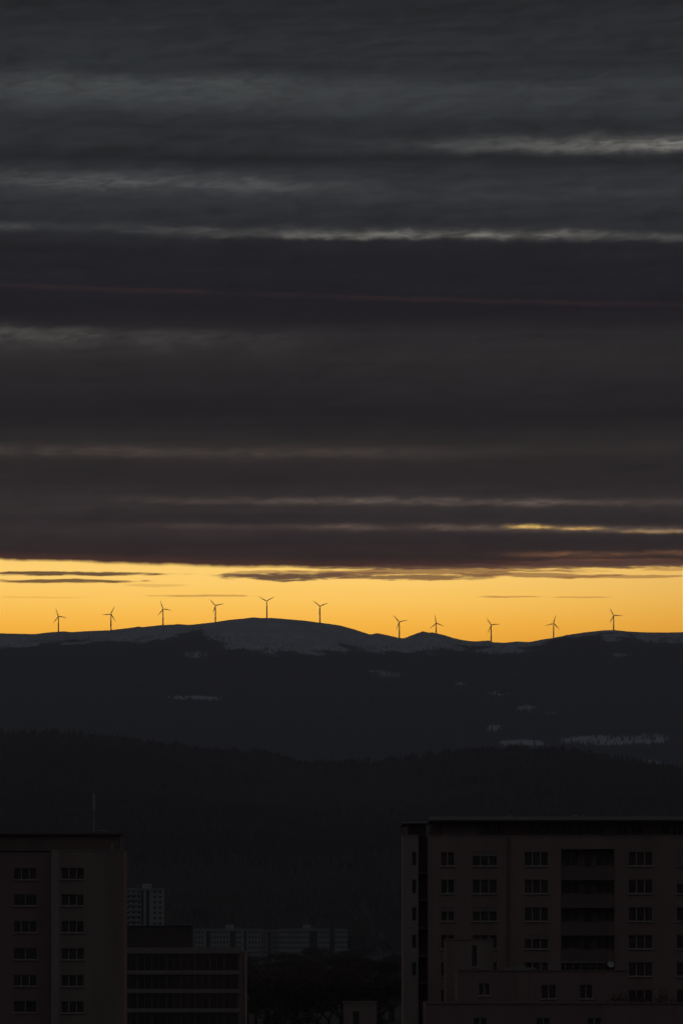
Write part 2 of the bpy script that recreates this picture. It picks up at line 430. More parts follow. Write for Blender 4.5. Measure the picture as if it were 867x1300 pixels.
def mountain_mat():
    m = bpy.data.materials.new('snow_and_forest_floor'); m.use_nodes = True; t = m.node_tree; b = t.nodes['Principled BSDF']
    b.inputs['Roughness'].default_value = 0.9; b.inputs['Specular IOR Level'].default_value = 0.1
    a = t.nodes.new('ShaderNodeAttribute'); a.attribute_name = 'snow'
    co = t.nodes.new('ShaderNodeTexCoord')
    def nn(scale, detail=5):
        n = t.nodes.new('ShaderNodeTexNoise'); n.inputs['Scale'].default_value = scale; n.inputs['Detail'].default_value = detail
        n.inputs['Roughness'].default_value = 0.65; t.links.new(co.outputs['Object'], n.inputs['Vector']); return n.outputs['Fac']
    r = t.nodes.new('ShaderNodeMapRange'); r.inputs['From Min'].default_value = 0.40; r.inputs['From Max'].default_value = 0.58
    t.links.new(nn(0.045), r.inputs['Value'])                       # dwarf pine and rock poking through
    r2 = t.nodes.new('ShaderNodeMapRange'); r2.inputs['From Min'].default_value = 0.35; r2.inputs['From Max'].default_value = 0.62
    r2.inputs['To Min'].default_value = 0.45
    t.links.new(nn(0.005, 3), r2.inputs['Value'])
    mul = t.nodes.new('ShaderNodeMath'); mul.operation = 'MULTIPLY'; t.links.new(r.outputs[0], mul.inputs[0]); t.links.new(r2.outputs[0], mul.inputs[1])
    add = t.nodes.new('ShaderNodeMath'); add.operation = 'MULTIPLY_ADD'; t.links.new(mul.outputs[0], add.inputs[0]); add.inputs[1].default_value = 0.56; add.inputs[2].default_value = 0.44
    cov = t.nodes.new('ShaderNodeMath'); cov.operation = 'MULTIPLY'; t.links.new(add.outputs[0], cov.inputs[0]); t.links.new(a.outputs['Fac'], cov.inputs[1])
    mx_ = t.nodes.new('ShaderNodeMix'); mx_.data_type = 'RGBA'; t.links.new(cov.outputs[0], mx_.inputs[0])
    mx_.inputs[6].default_value = (0.045, 0.045, 0.045, 1); mx_.inputs[7].default_value = (0.88, 0.90, 0.94, 1)
    t.links.new(mx_.outputs[2], b.inputs['Base Color']); return m
me.materials.append(mountain_mat())
mo = link('mountains', me); mo['kind'] = 'structure'

# ------------------------------------------------------------------ joined forests
def conifer_proto(n=5, tiers=1, seed=0):
    r = np.random.default_rng(seed); V_, F_ = [], []
    for k in range(tiers):
        z0 = 0.08 + 0.80 * k / tiers; z1 = min(1.0, z0 + 1.25 / tiers if k < tiers - 1 else 1.0)
        rad = 0.21 * (1 - k / (tiers + 0.6)); b = len(V_)
        for i in range(n):
            an = 2 * math.pi * i / n + k * 0.7; q = rad * (0.75 + 0.5 * r.random())
            V_.append((math.cos(an) * q, math.sin(an) * q, z0 - 0.05 * r.random()))
        V_.append((0.02 * (r.random() - .5), 0, z1))
        F_ += [(b + i, b + (i + 1) % n, b + n) for i in range(n)]
    return np.array(V_), np.array(F_)
def twig_proto(nt_, seed):
    """bare broadleaf crown: slivers of twig clumps through an uneven volume plus a trunk"""
    r = np.random.default_rng(seed); V_, F_ = [], []
    for k in range(nt_):
        d = r.normal(size=3); d /= np.linalg.norm(d); q = 0.35 + 0.65 * r.random() ** 0.5
        c = np.array([d[0] * 0.30 * q, d[1] * 0.30 * q, 0.62 + d[2] * 0.36 * q])
        up = np.array([d[0] * 0.5, d[1] * 0.5, 0.6 + 0.5 * r.random()]); up /= np.linalg.norm(up)
        s = np.cross(up, r.normal(size=3)); s /= np.linalg.norm(s)
        l, w = 0.12 + 0.10 * r.random(), 0.035 + 0.05 * r.random(); b = len(V_)
        V_ += [c - s * w - up * l * .4, c + s * w - up * l * .4, c + up * l]; F_.append((b, b + 1, b + 2))
    b = len(V_)
    V_ += [(-.02, 0, 0), (.02, 0, 0), (0, 0, .7)]; F_.append((b, b + 1, b + 2))
    b = len(V_); V_ += [(0, -.02, 0), (0, .02, 0), (0, 0, .7)]; F_.append((b, b + 1, b + 2))
    return np.array(V_), np.array(F_)
def scatter(protos, pos, hgt, wid, which):
    VV, FF, off = [], [], 0
    for k, (pv, pf) in enumerate(protos):
        s = which == k; p = pos[s]; n = len(p)
        if not n: continue
        a = rng.random(n) * 6.283; c, sn = np.cos(a)[:, None], np.sin(a)[:, None]
        x = (pv[None, :, 0] * c - pv[None, :, 1] * sn) * (hgt[s] * wid[s])[:, None]; y = (pv[None, :, 0] * sn + pv[None, :, 1] * c) * (hgt[s] * wid[s])[:, None]
        z = pv[None, :, 2] * hgt[s][:, None]
        v = np.stack([x + p[:, None, 0], y + p[:, None, 1], z + p[:, None, 2]], 2).reshape(-1, 3)
        f = (pf[None] + (np.arange(n) * len(pv))[:, None, None]).reshape(-1, 3) + off
        VV.append(v); FF.append(f); off += len(v)
    return np.concatenate(VV), np.concatenate(FF)

n = 150000
ty = MY0 + (MYC - MY0) * rng.random(n) ** 0.75; tx = (rng.random(n) - 0.5) * 2 * (0.098 * ty)
tz = h_mount(tx, ty); sn = np.maximum(snow_at(tx, ty, tz, 0, 3.0), snow_at(tx, ty, tz, 2.6, 3.0))
app = HZ - (tz - EYE) / ty * F
keep = (rng.random(n) > sn * 1.25) | ((rng.random(n) < 0.26 * np.clip((app - np.interp(CX + tx / ty * F, tb, ta) + 16) / 16, 0, 1) ** 1.5 * np.clip(fbm(tx, ty, 120.0, 90, 3) * 2.5 + .7, 0, 2)) & (ty < 16850))
keep &= (ty < 16960); app = app[keep][:75000]
tx, ty, tz = tx[keep][:75000], ty[keep][:75000], tz[keep][:75000]
hg = 9 + 9 * rng.random(len(tx)); hg *= np.clip(1.15 - 0.5 * (ty - MY0) / (MYC - MY0), .5, 1.2)
hg *= np.where(app < np.interp(CX + tx / ty * F, tb, ta) + 8, 0.85, 1.25)
hg *= np.where(app < np.interp(CX + tx / ty * F, tb, ta) - 1, 0.6 + 0.3 * rng.random(len(tx)), 1.0)
v, f = scatter([conifer_proto(5, 2, 1), conifer_proto(4, 2, 2)], np.stack([tx, ty, tz - 0.8], 1), hg, 1.15 + .5 * rng.random(len(tx)), rng.integers(0, 2, len(tx)))
o = link('mountain_forest', np_mesh('mountain_forest', v, f, M['needle'])); o['kind'] = 'stuff'
tag(o, 'dark spruce forest covering the slopes below the snowy mountain ridge', 'forest')

# ------------------------------------------------------------------ wooded hill in the middle distance
HY0, HYC, HY1 = 3500.0, 7000.0, 8900.0
hp = [(-900, 985), (-500, 950), (-150, 935), (0, 932), (60, 930), (140, 936), (170, 941), (215, 946), (260, 953), (340, 957), (385, 968), (430, 970), (480, 967), (520, 962), (570, 955), (640, 951), (700, 952), (740, 956), (790, 966), (830, 972), (867, 977), (1100, 985), (1500, 1010)]
hb = np.array([p[0] for p in hp], float); ha = np.array([p[1] for p in hp], float)
def h_hill(x, y):
    t = np.clip((y - HY0) / (HYC - HY0), 0, 1); c = sz(np.interp(CX + x * F / HYC, hb, ha), HYC) - 9.0
    h = c * t ** 1.15 + fbm(x, y, 700.0, 60, 4) * 40 * t * (1 - t) * 1.5
    b = np.clip(y - HYC, 0, None)
    return np.where(y > HYC, c - b * 0.13 - (b / 1900) ** 2 * c * .35, h) - 4.0 * ((t <= 0) | (y >= HY1 - 1))
gx = np.linspace(-3600, 3600, 300); gy = np.concatenate([np.linspace(HY0, HYC, 150, endpoint=False), np.linspace(HYC, HY1, 40)])
X, Y = np.meshgrid(gx, gy); Z = np.maximum(h_hill(X, Y), -4.0)
me = np_mesh('hills', np.stack([X.ravel(), Y.ravel(), Z.ravel()], 1), grid_faces(*X.shape), M['ground'])
me.polygons.foreach_set('use_smooth', np.ones(len(me.polygons), bool))
o = link('hills', me); o['kind'] = 'structure'

n = 21000
ty = HY0 + (HYC + 60 - HY0) * rng.random(n) ** 0.8; tx = (rng.random(n) - 0.5) * 2 * (0.105 * ty)
patch = fbm(tx, ty, 420.0, 77, 3)
con = (patch + (rng.random(n) - .5) * .5) > 0.02
hg = np.where(con, 13 + 10 * rng.random(n), 11 + 8 * rng.random(n)); wd_ = np.where(con, .85 + .4 * rng.random(n), .9 + .4 * rng.random(n))
pos = np.stack([tx, ty, h_hill(tx, ty) - 0.6], 1)
v, f = scatter([conifer_proto(6, 4, 3), conifer_proto(5, 5, 4)], pos[con], hg[con], wd_[con], rng.integers(0, 2, con.sum()))
n2_ = 30000                                          # the wood goes on over the rest of the hill
ey = HY0 + 60 + (HYC + 40 - HY0) * rng.random(n2_) ** 0.8; ex = np.sign(rng.random(n2_) - .5) * (0.105 * ey + rng.random(n2_) * (3500 - 0.105 * ey))
v2, f2 = scatter([conifer_proto(5, 2, 7), conifer_proto(5, 2, 8)], np.stack([ex, ey, h_hill(ex, ey) - .6], 1), 13 + 9 * rng.random(n2_), 1.1 + .4 * rng.random(n2_), rng.integers(0, 2, n2_))
f = np.concatenate([f, f2 + len(v)]); v = np.concatenate([v, v2])
o = link('conifer_wood', np_mesh('conifer_wood', v, f, M['needle'])); o['kind'] = 'stuff'
tag(o, 'dark conifer wood massed over the rounded hill behind the town', 'forest')
dc = ~con
v, f = scatter([twig_proto(70, 5), twig_proto(60, 6)], pos[dc], hg[dc], wd_[dc], rng.integers(0, 2, dc.sum()))
o = link('bare_broadleaf_wood', np_mesh('bare_broadleaf_wood', v, f, M['twig'])); o['kind'] = 'stuff'
tag(o, 'brownish bare broadleaf wood mixed among conifers on the rounded hill', 'forest')

# ------------------------------------------------------------------ single trees
def spruce(seed, tiers=11, per=15):
    r = random.Random(seed); root = empty('spruce_tree')
    MB().tube((0, 0, -0.3), (0, 0, 0.95), 0.028, 0.004, 7).build('trunk', M['bark'], root)
    c = MB()
    for k in range(tiers):
        f_ = k / (tiers - 1); z = 0.10 + 0.86 * f_; rad = 0.20 * (1 - f_) ** 0.85 + 0.012
        for i in range(max(5, int(per * (1 - 0.6 * f_)))):
            a = r.random() * 6.283; q = rad * (0.7 + 0.45 * r.random()); ca, sa = math.cos(a), math.sin(a)
            dr = q * (0.25 + .3 * r.random()); w = q * 0.26 + 0.008
            p0 = (ca * 0.01, sa * 0.01, z + 0.02); tip = (ca * q, sa * q, z - dr); m0 = 0.55
            mid = (ca * q * m0, sa * q * m0, z - dr * 0.35)
            l = (mid[0] - sa * w, mid[1] + ca * w, mid[2] - 0.02); rr_ = (mid[0] + sa * w, mid[1] - ca * w, mid[2] - 0.02)
            c.tri(p0, l, mid); c.tri(p0, mid, rr_); c.tri(l, tip, mid); c.tri(mid, tip, rr_)
    c.build('crown', M['needle'], root); return root
def broadleaf(seed, deep=3, nt_=9, tw=.012, tl_=.085, sp_=.045):
    r = random.Random(seed); root = empty('broadleaf_tree'); t = MB(); c = MB()
    t.tube((0, 0, -0.3), (0, 0, 0.30), 0.030, 0.022, 8)
    def grow(p, d, l, rad, depth):
        e = p + d * l; t.tube(p, e, rad, rad * 0.62, 5, cap=False)
        if depth == 0:
            for _ in range(nt_):
                q = e + Vector((r.gauss(0, 1), r.gauss(0, 1), r.gauss(0, 1))) * sp_
                u = (d + Vector((r.gauss(0, .6), r.gauss(0, .6), r.gauss(0, .6)))).normalized(); s = u.orthogonal().normalized()
                c.tri(tuple(q - s * tw), tuple(q + s * tw), tuple(q + u * tl_))
            return
        for _ in range(3):
            nd = (d + Vector((r.gauss(0, .5), r.gauss(0, .5), r.gauss(0.08, .3)))).normalized()
            grow(e, nd, l * (0.62 + .2 * r.random()), rad * 0.58, depth - 1)
    for k in range(4):
        a = k * 1.571 + r.random(); grow(Vector((0, 0, 0.26)), Vector((math.cos(a) * .5, math.sin(a) * .5, 0.85)).normalized(), 0.24, 0.016, deep)
    t.build('trunk', M['bark'], root); c.build('crown', M['twig'], root); return root
def place(proto, first, x, y, z, h, rz, w=1.0):
    o = proto if first else copy_tree(proto)
    o.location = (x, y, z); o.scale = (h * w, h * w, h); o.rotation_euler = (0, 0, rz); return o

sp1, sp2, bl1, bl2 = spruce(1), spruce(2, 12, 17), broadleaf(3, 4, 9, .0045, .045, .032), broadleaf(4, 4, 9, .0045, .045, .032)
used = set()
def put(p, label, group, x, y, z, h, w=1.0):
    o = place(p, p.name not in used, x, y, z, h, random.random() * 6.28, w); used.add(p.name)
    return tag(o, label, 'tree', group)
# dark trees standing between the blocks on the valley floor
r = random.Random(5); names = [bl1, bl2, bl1, sp2]
for i in range(84):
    d = 900 + 1500 * (i / 83.0) ** 1.7; b = 312 + 195 * r.random()
    p = names[r.randrange(4)]
    kind_ = 'pointed spruce' if p is sp2 else 'bare broadleaf tree'
    put(p, 'dark %s in the unlit valley between the striped office and the right-hand block' % kind_, 'dark %ss on the valley floor' % kind_, sx(b, d), d, 0, 7 + 6 * r.random(), 1.3 + .6 * r.random())
# conifers standing out along the crest of the wooded hill
r = random.Random(8)
for i in range(40):
    b = 8 + 850 * (i + r.random()) / 40.0; d = HYC - 10 - 40 * r.random(); x = sx(b, d)
    p = (sp1, sp2)[r.randrange(2)]
    put(p, 'dark conifer among the tree tops lining the crest of the wooded hill', 'conifers on the hill crest', x, d, float(h_hill(np.array(x), np.array(d))) - .5, 15 + 8 * r.random(), .8 + .4 * r.random())
# the tree in front of the right-hand block
o = broadleaf(9, 5, 16, .0022, .030, .022); tag(o, 'dark bare tree crown standing close in front of the right-hand apartment block', 'tree')
o.location = (sx(833, 402), 402, 0); o.scale = (14.5, 14.5, 16.6)
# ------------------------------------------------------------------ wind turbines
def airfoil_blade(Lb):
    m = MB(); N = 9; ring = 8
    for k in range(N):
        f_ = k / (N - 1); z = Lb * f_
        ch = 1.6 if f_ < 0.04 else (4.0 * (1 - f_) ** 0.75 + 0.5); th = ch * (0.9 if f_ < .04 else 0.22 * (1 - .4 * f_)); tw = math.radians(16 * (1 - f_))
        for i in range(ring):
            a = 2 * math.pi * i / ring; xx = math.cos(a) * ch / 2 + (0 if f_ < .04 else -ch * .12); yy = math.sin(a) * th / 2 * (1 if math.cos(a) < 0 else .6)
            m.v.append((xx * math.cos(tw) - yy * math.sin(tw), xx * math.sin(tw) + yy * math.cos(tw), z + 0.8))
    for k in range(N - 1):
        for i in range(ring):
            j = (i + 1) % ring; m.f.append((k * ring + i, k * ring + j, (k + 1) * ring + j, (k + 1) * ring + i))
    m.f.append(tuple(range(ring))[::-1]); m.f.append(tuple((N - 1) * ring + i for i in range(ring)))
    return m.mesh('blade', M['turbine'])
BL = airfoil_blade(34.5)
TN = 16
def turbine(hub_b, hub_a, rot, yaw, label):
    d = MYC
    for k in range(400):
        d = MYC - 30 + 2.0 * k; x = sx(hub_b, d); zg = float(h_mount(np.array(x), np.array(d))); zh = sz(hub_a, d)
        if d >= MYC and zh - zg >= 66: break
    H = zh - zg
    root = empty('wind_turbine', (x, d, zg)); tag(root, label, 'wind turbine', 'wind turbines along the ridge')
    t = MB(); t.tube((0, 0, -3), (0, 0, H * 0.5), 2.7, 2.3, TN, cap=False); t.tube((0, 0, H * 0.5), (0, 0, H - 1.6), 2.3, 1.6, TN); smooth(t.build('tower', M['turbine'], root))
    nb = MB(); prof_ = [(-3.2, 1.25), (-2.6, 1.75), (2, 1.9), (5.5, 1.75), (6.6, 1.1)]
    for (yy, q) in prof_:
        for (ax, az) in ((-.8, -1), (.8, -1), (1, -.7), (1, .7), (.75, 1), (-.75, 1), (-1, .7), (-1, -.7)): nb.v.append((ax * q, yy, az * q))
    for k in range(4):
        for i in range(8): nb.f.append((k * 8 + i, k * 8 + (i + 1) % 8, k * 8 + 8 + (i + 1) % 8, k * 8 + 8 + i))
    nb.f.append(tuple(range(8))); nb.f.append(tuple(32 + i for i in range(8))[::-1])
    nac = nb.build('nacelle', M['turbine'], root, (0, 0, H)); nac.rotation_euler = (0, 0, yaw)
    hb_ = MB(); ks = [(0.9, -1.4), (1.5, -.6), (1.55, .5), (1.2, 1.4)]; hb_.v.append((0, -2.2, 0))
    for (q, yy) in ks:
        for i in range(12): a = 2 * math.pi * i / 12; hb_.v.append((math.cos(a) * q, yy, math.sin(a) * q))
    for i in range(12): hb_.f.append((0, 1 + i, 1 + (i + 1) % 12))
    for k in range(3):
        for i in range(12): hb_.f.append((1 + k * 12 + i, 13 + k * 12 + i, 13 + k * 12 + (i + 1) % 12, 1 + k * 12 + (i + 1) % 12))
    off = Matrix.Rotation(yaw, 3, 'Z') @ Vector((0, -4.6, 0))
    hub = smooth(hb_.build('hub', M['turbine'], root, (off.x, off.y, H))); hub.rotation_euler = (0, 0, yaw)
    for k in range(3):
        bl = link('blade', BL, root, (off.x, off.y, H))
        bl.rotation_euler = (Matrix.Rotation(yaw, 3, 'Z') @ Matrix.Rotation(math.radians(rot + 120 * k), 3, 'Y')).to_euler()
    return root
T = [(74.7, 782.6, -20, 'leftmost wind turbine of the row on the low left end of the ridge'),
     (141.3, 779.8, 27, 'second wind turbine from the left, one blade pointing straight left'),
     (207.3, 773.2, -20, 'third wind turbine from the left, beside the start of the rising dome'),
     (273.7, 768.8, -42, 'fourth wind turbine from the left, on the rising flank of the snowy dome'),
     (338.8, 763.3, 60, 'highest wind turbine, on top of the snowy dome, blades in a Y'),
     (406.2, 769.6, -52, 'sixth wind turbine from the left, on the falling flank of the dome'),
     (506.8, 789.6, -41, 'wind turbine in the saddle just left of the small pointed peak'),
     (553.5, 791.3, -9, 'wind turbine behind the small pointed peak, its tower foot hidden'),
     (623.2, 793.4, -36, 'wind turbine in the lowest dip of the ridge, third from the right'),
     (702.4, 791.6, 15, 'second wind turbine from the right, on the slope below the last dome'),
     (778.5, 781.5, -30, 'rightmost wind turbine, on the last rounded dome of the ridge')]
for i, (b, a, ro, lb) in enumerate(T): turbine(b, a, ro, math.radians([8, -6, 10, 4, -3, 6, -8, 5, 9, -5, 3][i]), lb)

# ------------------------------------------------------------------ buildings
def facade(m, x0, x1, z0, z1, y, holes, depth=0.22):
    """front wall sheet (facing the camera) with real openings and reveals"""
    xs = sorted({x0, x1, *[h[0] for h in holes], *[h[1] for h in holes]}); zs = sorted({z0, z1, *[h[2] for h in holes], *[h[3] for h in holes]})
    xs = [x for x in xs if x0 - 1e-6 <= x <= x1 + 1e-6]; zs = [z for z in zs if z0 - 1e-6 <= z <= z1 + 1e-6]
    for i in range(len(xs) - 1):
        for j in range(len(zs) - 1):
            cx_, cz_ = (xs[i] + xs[i + 1]) / 2, (zs[j] + zs[j + 1]) / 2
            if any(h[0] < cx_ < h[1] and h[2] < cz_ < h[3] for h in holes): continue
            m.quad((xs[i], y, zs[j]), (xs[i + 1], y, zs[j]), (xs[i + 1], y, zs[j + 1]), (xs[i], y, zs[j + 1]))
    for (a, b, c, d) in holes:
        e = y + depth
        m.quad((a, y, c), (a, e, c), (a, e, d), (a, y, d)); m.quad((b, e, c), (b, y, c), (b, y, d), (b, e, d))
        m.quad((a, y, d), (a, e, d), (b, e, d), (b, y, d)); m.quad((a, e, c), (a, y, c), (b, y, c), (b, e, c))
def shell(m, x0, x1, z0, z1, y0, y1):               # the other faces of the block
    m.quad((x0, y1, z0), (x0, y0, z0), (x0, y0, z1), (x0, y1, z1)); m.quad((x1, y0, z0), (x1, y1, z0), (x1, y1, z1), (x1, y0, z1))
    m.quad((x1, y1, z0), (x0, y1, z0), (x0, y1, z1), (x1, y1, z1)); m.quad((x0, y0, z1), (x1, y0, z1), (x1, y1, z1), (x0, y1, z1))
PANES = {}
def window(parent, x0, x1, z0, z1, y, n=3, sill=True, curtain=0.0, shutter=0.0, transom=False):
    """window frame mesh with panes, sill, curtain or roller shutter as its pieces; y is the wall plane"""
    w, h = x1 - x0, z1 - z0; fr = MB(); t = 0.075; ya, yb = 0.10, 0.17
    fr.box(0, w, ya, yb, 0, t); fr.box(0, w, ya, yb, h - t, h)
    cuts = [0] + [w * k / n for k in range(1, n)] + [w]
    fr.box(0, t, ya, yb, t, h - t); fr.box(w - t, w, ya, yb, t, h - t)
    for c in cuts[1:-1]: fr.box(c - t * .6, c + t * .6, ya, yb, t, h - t)
    o = fr.build('window', M['frame'], parent, (x0, y, z0))
    for k in range(n):
        a = cuts[k] + (t if k == 0 else t * .6); b = cuts[k + 1] - (t if k == n - 1 else t * .6)
        key = (round(b - a, 3), round(h - 2 * t, 3))
        if key not in PANES: PANES[key] = MB().box(0, key[0], 0, 0.012, 0, key[1]).mesh('pane', M['glass'])
        link('pane', PANES[key], o, (a, 0.128, t))
    if sill: MB().box(-0.09, w + 0.09, -0.14, 0.10, -0.085, -0.012).build('sill', M['sill'], o)
    if curtain:
        c = MB(); side = random.random() < 0.5; a0, a1 = (0.05, w * curtain) if side else (w * (1 - curtain), w - 0.05); k = 14
        for i in range(k):
            xa, xb = a0 + (a1 - a0) * i / k, a0 + (a1 - a0) * (i + 1) / k
            ya_, yb_ = 0.32 + 0.03 * math.sin(i * 2.1), 0.32 + 0.03 * math.sin((i + 1) * 2.1)
            c.quad((xa, ya_, 0.03), (xb, yb_, 0.03), (xb, yb_, h - 0.03), (xa, ya_, h - 0.03))
        c.build('curtain', M['curtain'], o)
    if shutter:
        c = MB(); k = max(2, int(h * shutter / 0.10)); hh = h * shutter / k
        for i in range(k): c.box(0.01, w - 0.01, 0.045, 0.07, h - 0.002 - (i + 1) * hh, h - 0.002 - i * hh - 0.012)
        c.build('roller_shutter', M['band'], o)
    return o

# ---- right-hand apartment block
D = 444.0
def rx(b): return sx(b, D)
def rz_(a): return sz(a, D)
bld = empty('apartment_block', (rx(690), D + 8, 0)); tag(bld, 'large dim apartment block filling the lower right, with a recessed balcony column', 'building')
def B(m, name, mt, parent=bld):                      # build in world numbers, then hang under the block
    o = m.build(name, mt, parent); o.matrix_parent_inverse = Matrix.Translation(-Vector(parent.location)); return o
ROWS = [1090.5, 1125.5, 1160.7, 1195.8, 1230.5, 1265.5]
cols = [(559, 577, 2), (599, 631, 3), (665, 696, 3), (797, 828, 3), (858, 889, 3), (918, 936, 2)]
holes, wins = [], []
for (b0, b1, n) in cols:
    for i, a in enumerate(ROWS):
        q = (rx(b0), rx(b1), rz_(a + 9.0), rz_(a - 9.0)); holes.append(q); wins.append((q, n, i, b0))
LOG = (rx(712), rx(779.5), rz_(1290), rz_(1078)); holes.append(LOG)
W = MB(); facade(W, rx(543), rx(960), 0, rz_(1062), D, holes); shell(W, rx(543), rx(960), 0, rz_(1062), D, D + 16)
wall = B(W, 'wall', M['plaster'])
I = MB()
for (q, n, i, b0) in wins: I.quad((q[0] - .3, D + .55, q[2] - .4), (q[1] + .3, D + .55, q[2] - .4), (q[1] + .3, D + .55, q[3] + .3), (q[0] - .3, D + .55, q[3] + .3))
B(I, 'room_interior', M['interior'])
random.seed(21)
def W_(*a, **k):
    o = window(bld, *a, **k); o.matrix_parent_inverse = Matrix.Translation(-Vector(bld.location)); return o
for (q, n, i, b0) in wins:
    c = random.choice([0, 0, .35, .5, .95]); s = random.choice([0, 0, 0, .3, .95 if i in (0,) and b0 > 780 else 0])
    if (b0, i) == (665, 2): c, s = .97, 0
    if (b0, i) in ((797, 0), (559, 0)): c, s = 0, 0
    W_(*q, D, n=n, curtain=c, shutter=s)
# pilaster seam and rain pipe between the two façade bays
pm = MB().tube((rx(645), D - 0.12, 0), (rx(645), D - 0.12, rz_(1064)), 0.07, 0.07, 8)
B(pm, 'rain_pipe', M['parapet'])
sm_ = MB().box(rx(641), rx(648), D - 0.04, D - 0.004, 0, rz_(1062) - .01); B(sm_, 'expansion_joint_strip', M['plaster_dark'])
# balconies in their recess
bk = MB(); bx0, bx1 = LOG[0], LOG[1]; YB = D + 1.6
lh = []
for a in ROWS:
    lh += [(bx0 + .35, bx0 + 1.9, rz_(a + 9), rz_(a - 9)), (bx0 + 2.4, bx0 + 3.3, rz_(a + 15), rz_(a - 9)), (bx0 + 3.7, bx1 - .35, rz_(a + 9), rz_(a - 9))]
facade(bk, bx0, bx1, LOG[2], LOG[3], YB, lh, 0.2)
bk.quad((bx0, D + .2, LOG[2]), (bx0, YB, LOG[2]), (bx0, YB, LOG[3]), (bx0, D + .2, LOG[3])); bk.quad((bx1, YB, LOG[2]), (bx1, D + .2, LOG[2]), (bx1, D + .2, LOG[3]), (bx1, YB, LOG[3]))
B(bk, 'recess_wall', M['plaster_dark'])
I = MB(); I.quad((bx0, YB + .5, LOG[2]), (bx1, YB + .5, LOG[2]), (bx1, YB + .5, LOG[3]), (bx0, YB + .5, LOG[3])); B(I, 'recess_interior', M['interior'])
for k, q in enumerate(lh): W_(*q, YB, n=(2, 1, 2)[k % 3], sill=False, curtain=random.choice([0, .5, .95, .95]))
for a in ROWS[:6]:
    sl = MB().box(bx0 + .003, bx1 - .003, D + .02, YB - .004, rz_(a + 18.6), rz_(a + 16.4)); B(sl, 'balcony_slab', M['plaster_dark'])
    pp = MB(); nseg = 6
    for k in range(nseg):
        w_ = (bx1 - bx0 - .02) / nseg; pp.box(bx0 + .01 + k * w_ + .012, bx0 + .01 + (k + 1) * w_ - .012, D - .06, D - .02, rz_(a + 27), rz_(a + 10.5))
    pp.box(bx0 + .01, bx1 - .01, D - .08, D + .0, rz_(a + 10.5), rz_(a + 9.9))
    B(pp, 'balcony_parapet', M['parapet'])
# left corner wing, slightly lower, behind a dark recess
CW = [(rx(522.5), rx(529), rz_(a + 9), rz_(a - 9)) for a in ROWS[:5]]
cw = MB(); facade(cw, rx(512), rx(531), 0, rz_(1061.5), D + .5, CW); shell(cw, rx(512), rx(531), 0, rz_(1061.5), D + .5, D + 14); B(cw, 'corner_wing_wall', M['plaster_pale'])
I = MB(); I.quad((rx(521), D + 1.0, 0), (rx(530), D + 1.0, 0), (rx(530), D + 1.0, rz_(1065)), (rx(521), D + 1.0, rz_(1065))); B(I, 'corner_interior', M['interior'])
for q in CW: W_(*q, D + .5, n=1, sill=False)
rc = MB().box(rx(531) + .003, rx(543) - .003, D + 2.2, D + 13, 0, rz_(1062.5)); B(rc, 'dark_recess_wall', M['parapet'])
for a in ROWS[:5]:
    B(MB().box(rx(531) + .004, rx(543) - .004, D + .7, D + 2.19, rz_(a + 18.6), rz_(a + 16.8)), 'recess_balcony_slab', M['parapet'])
cp = MB().box(rx(511.2), rx(531.8), D + .42, D + 14.1, rz_(1061.5) + .003, rz_(1060.2)); B(cp, 'corner_coping', M['roof_edge'])
B(MB().box(rx(542.3), rx(961), D - .06, D + .35, rz_(1062) + .003, rz_(1061)), 'terrace_coping', M['plaster_pale'])
# set-back attic storey with strip windows under an overhanging roof
aw = [(613, 623), (625, 636), (671, 687), (691, 708), (712, 729), (733, 751), (754, 767), (785, 798), (801, 817), (840, 852), (854, 868), (875, 890)]
ah = [(rx(a), rx(b), rz_(1060), rz_(1048)) for a, b in aw]
AM = MB(); facade(AM, rx(549), rx(955), rz_(1062), rz_(1043), D + 1.7, ah, .2); shell(AM, rx(549), rx(955), rz_(1062), rz_(1043), D + 1.7, D + 14); B(AM, 'attic_wall', M['plaster_dark'])
B(MB().box(rx(563), rx(609), D + 1.62, D + 1.695, rz_(1061.8), rz_(1046)), 'attic_panel', M['plaster_pale'])
I = MB(); I.quad((rx(610), D + 2.25, rz_(1061)), (rx(900), D + 2.25, rz_(1061)), (rx(900), D + 2.25, rz_(1046)), (rx(610), D + 2.25, rz_(1046))); B(I, 'attic_interior', M['interior'])
for q in ah: W_(*q, D + 1.7, n=2, sill=False, curtain=random.choice([0, 0, .4]))
rf = B(MB().box(rx(545), rx(962), D - .5, D + 15, rz_(1043) + .003, rz_(1038)), 'roof', M['bitumen'])
ed_ = MB().box(rx(544.6), rx(962.4), D - .56, D - .503, rz_(1041.2), rz_(1036.6)); e_ = B(ed_, 'roof_edge', M['roof_edge'])
B(MB().box(rx(511), rx(541.5), D + .1, D + 13, rz_(1046), rz_(1044)), 'corner_roof', M['bitumen']); B(MB().box(rx(510.6), rx(541.9), D + .04, D + .098, rz_(1045), rz_(1043)), 'corner_roof_edge', M['roof_edge'])
B(MB().box(rx(518), rx(541), D + 2.2, D + 12, rz_(1061.5) + .01, rz_(1046) - .004), 'corner_attic_wall', M['attic'])
for (b, w_, h_) in ((647, 5, 4), (688, 4, 3), (730, 6, 5), (742, 3, 4), (808, 5, 3)):
    q = MB(); q.box(rx(b), rx(b + w_), D + 5, D + 5.6, rz_(1038) + .003, rz_(1038 - h_)); q.box(rx(b - .7), rx(b + w_ + .7), D + 4.95, D + 5.65, rz_(1038 - h_) + .003, rz_(1037.2 - h_)); B(q, 'roof_vent', M['metal'])

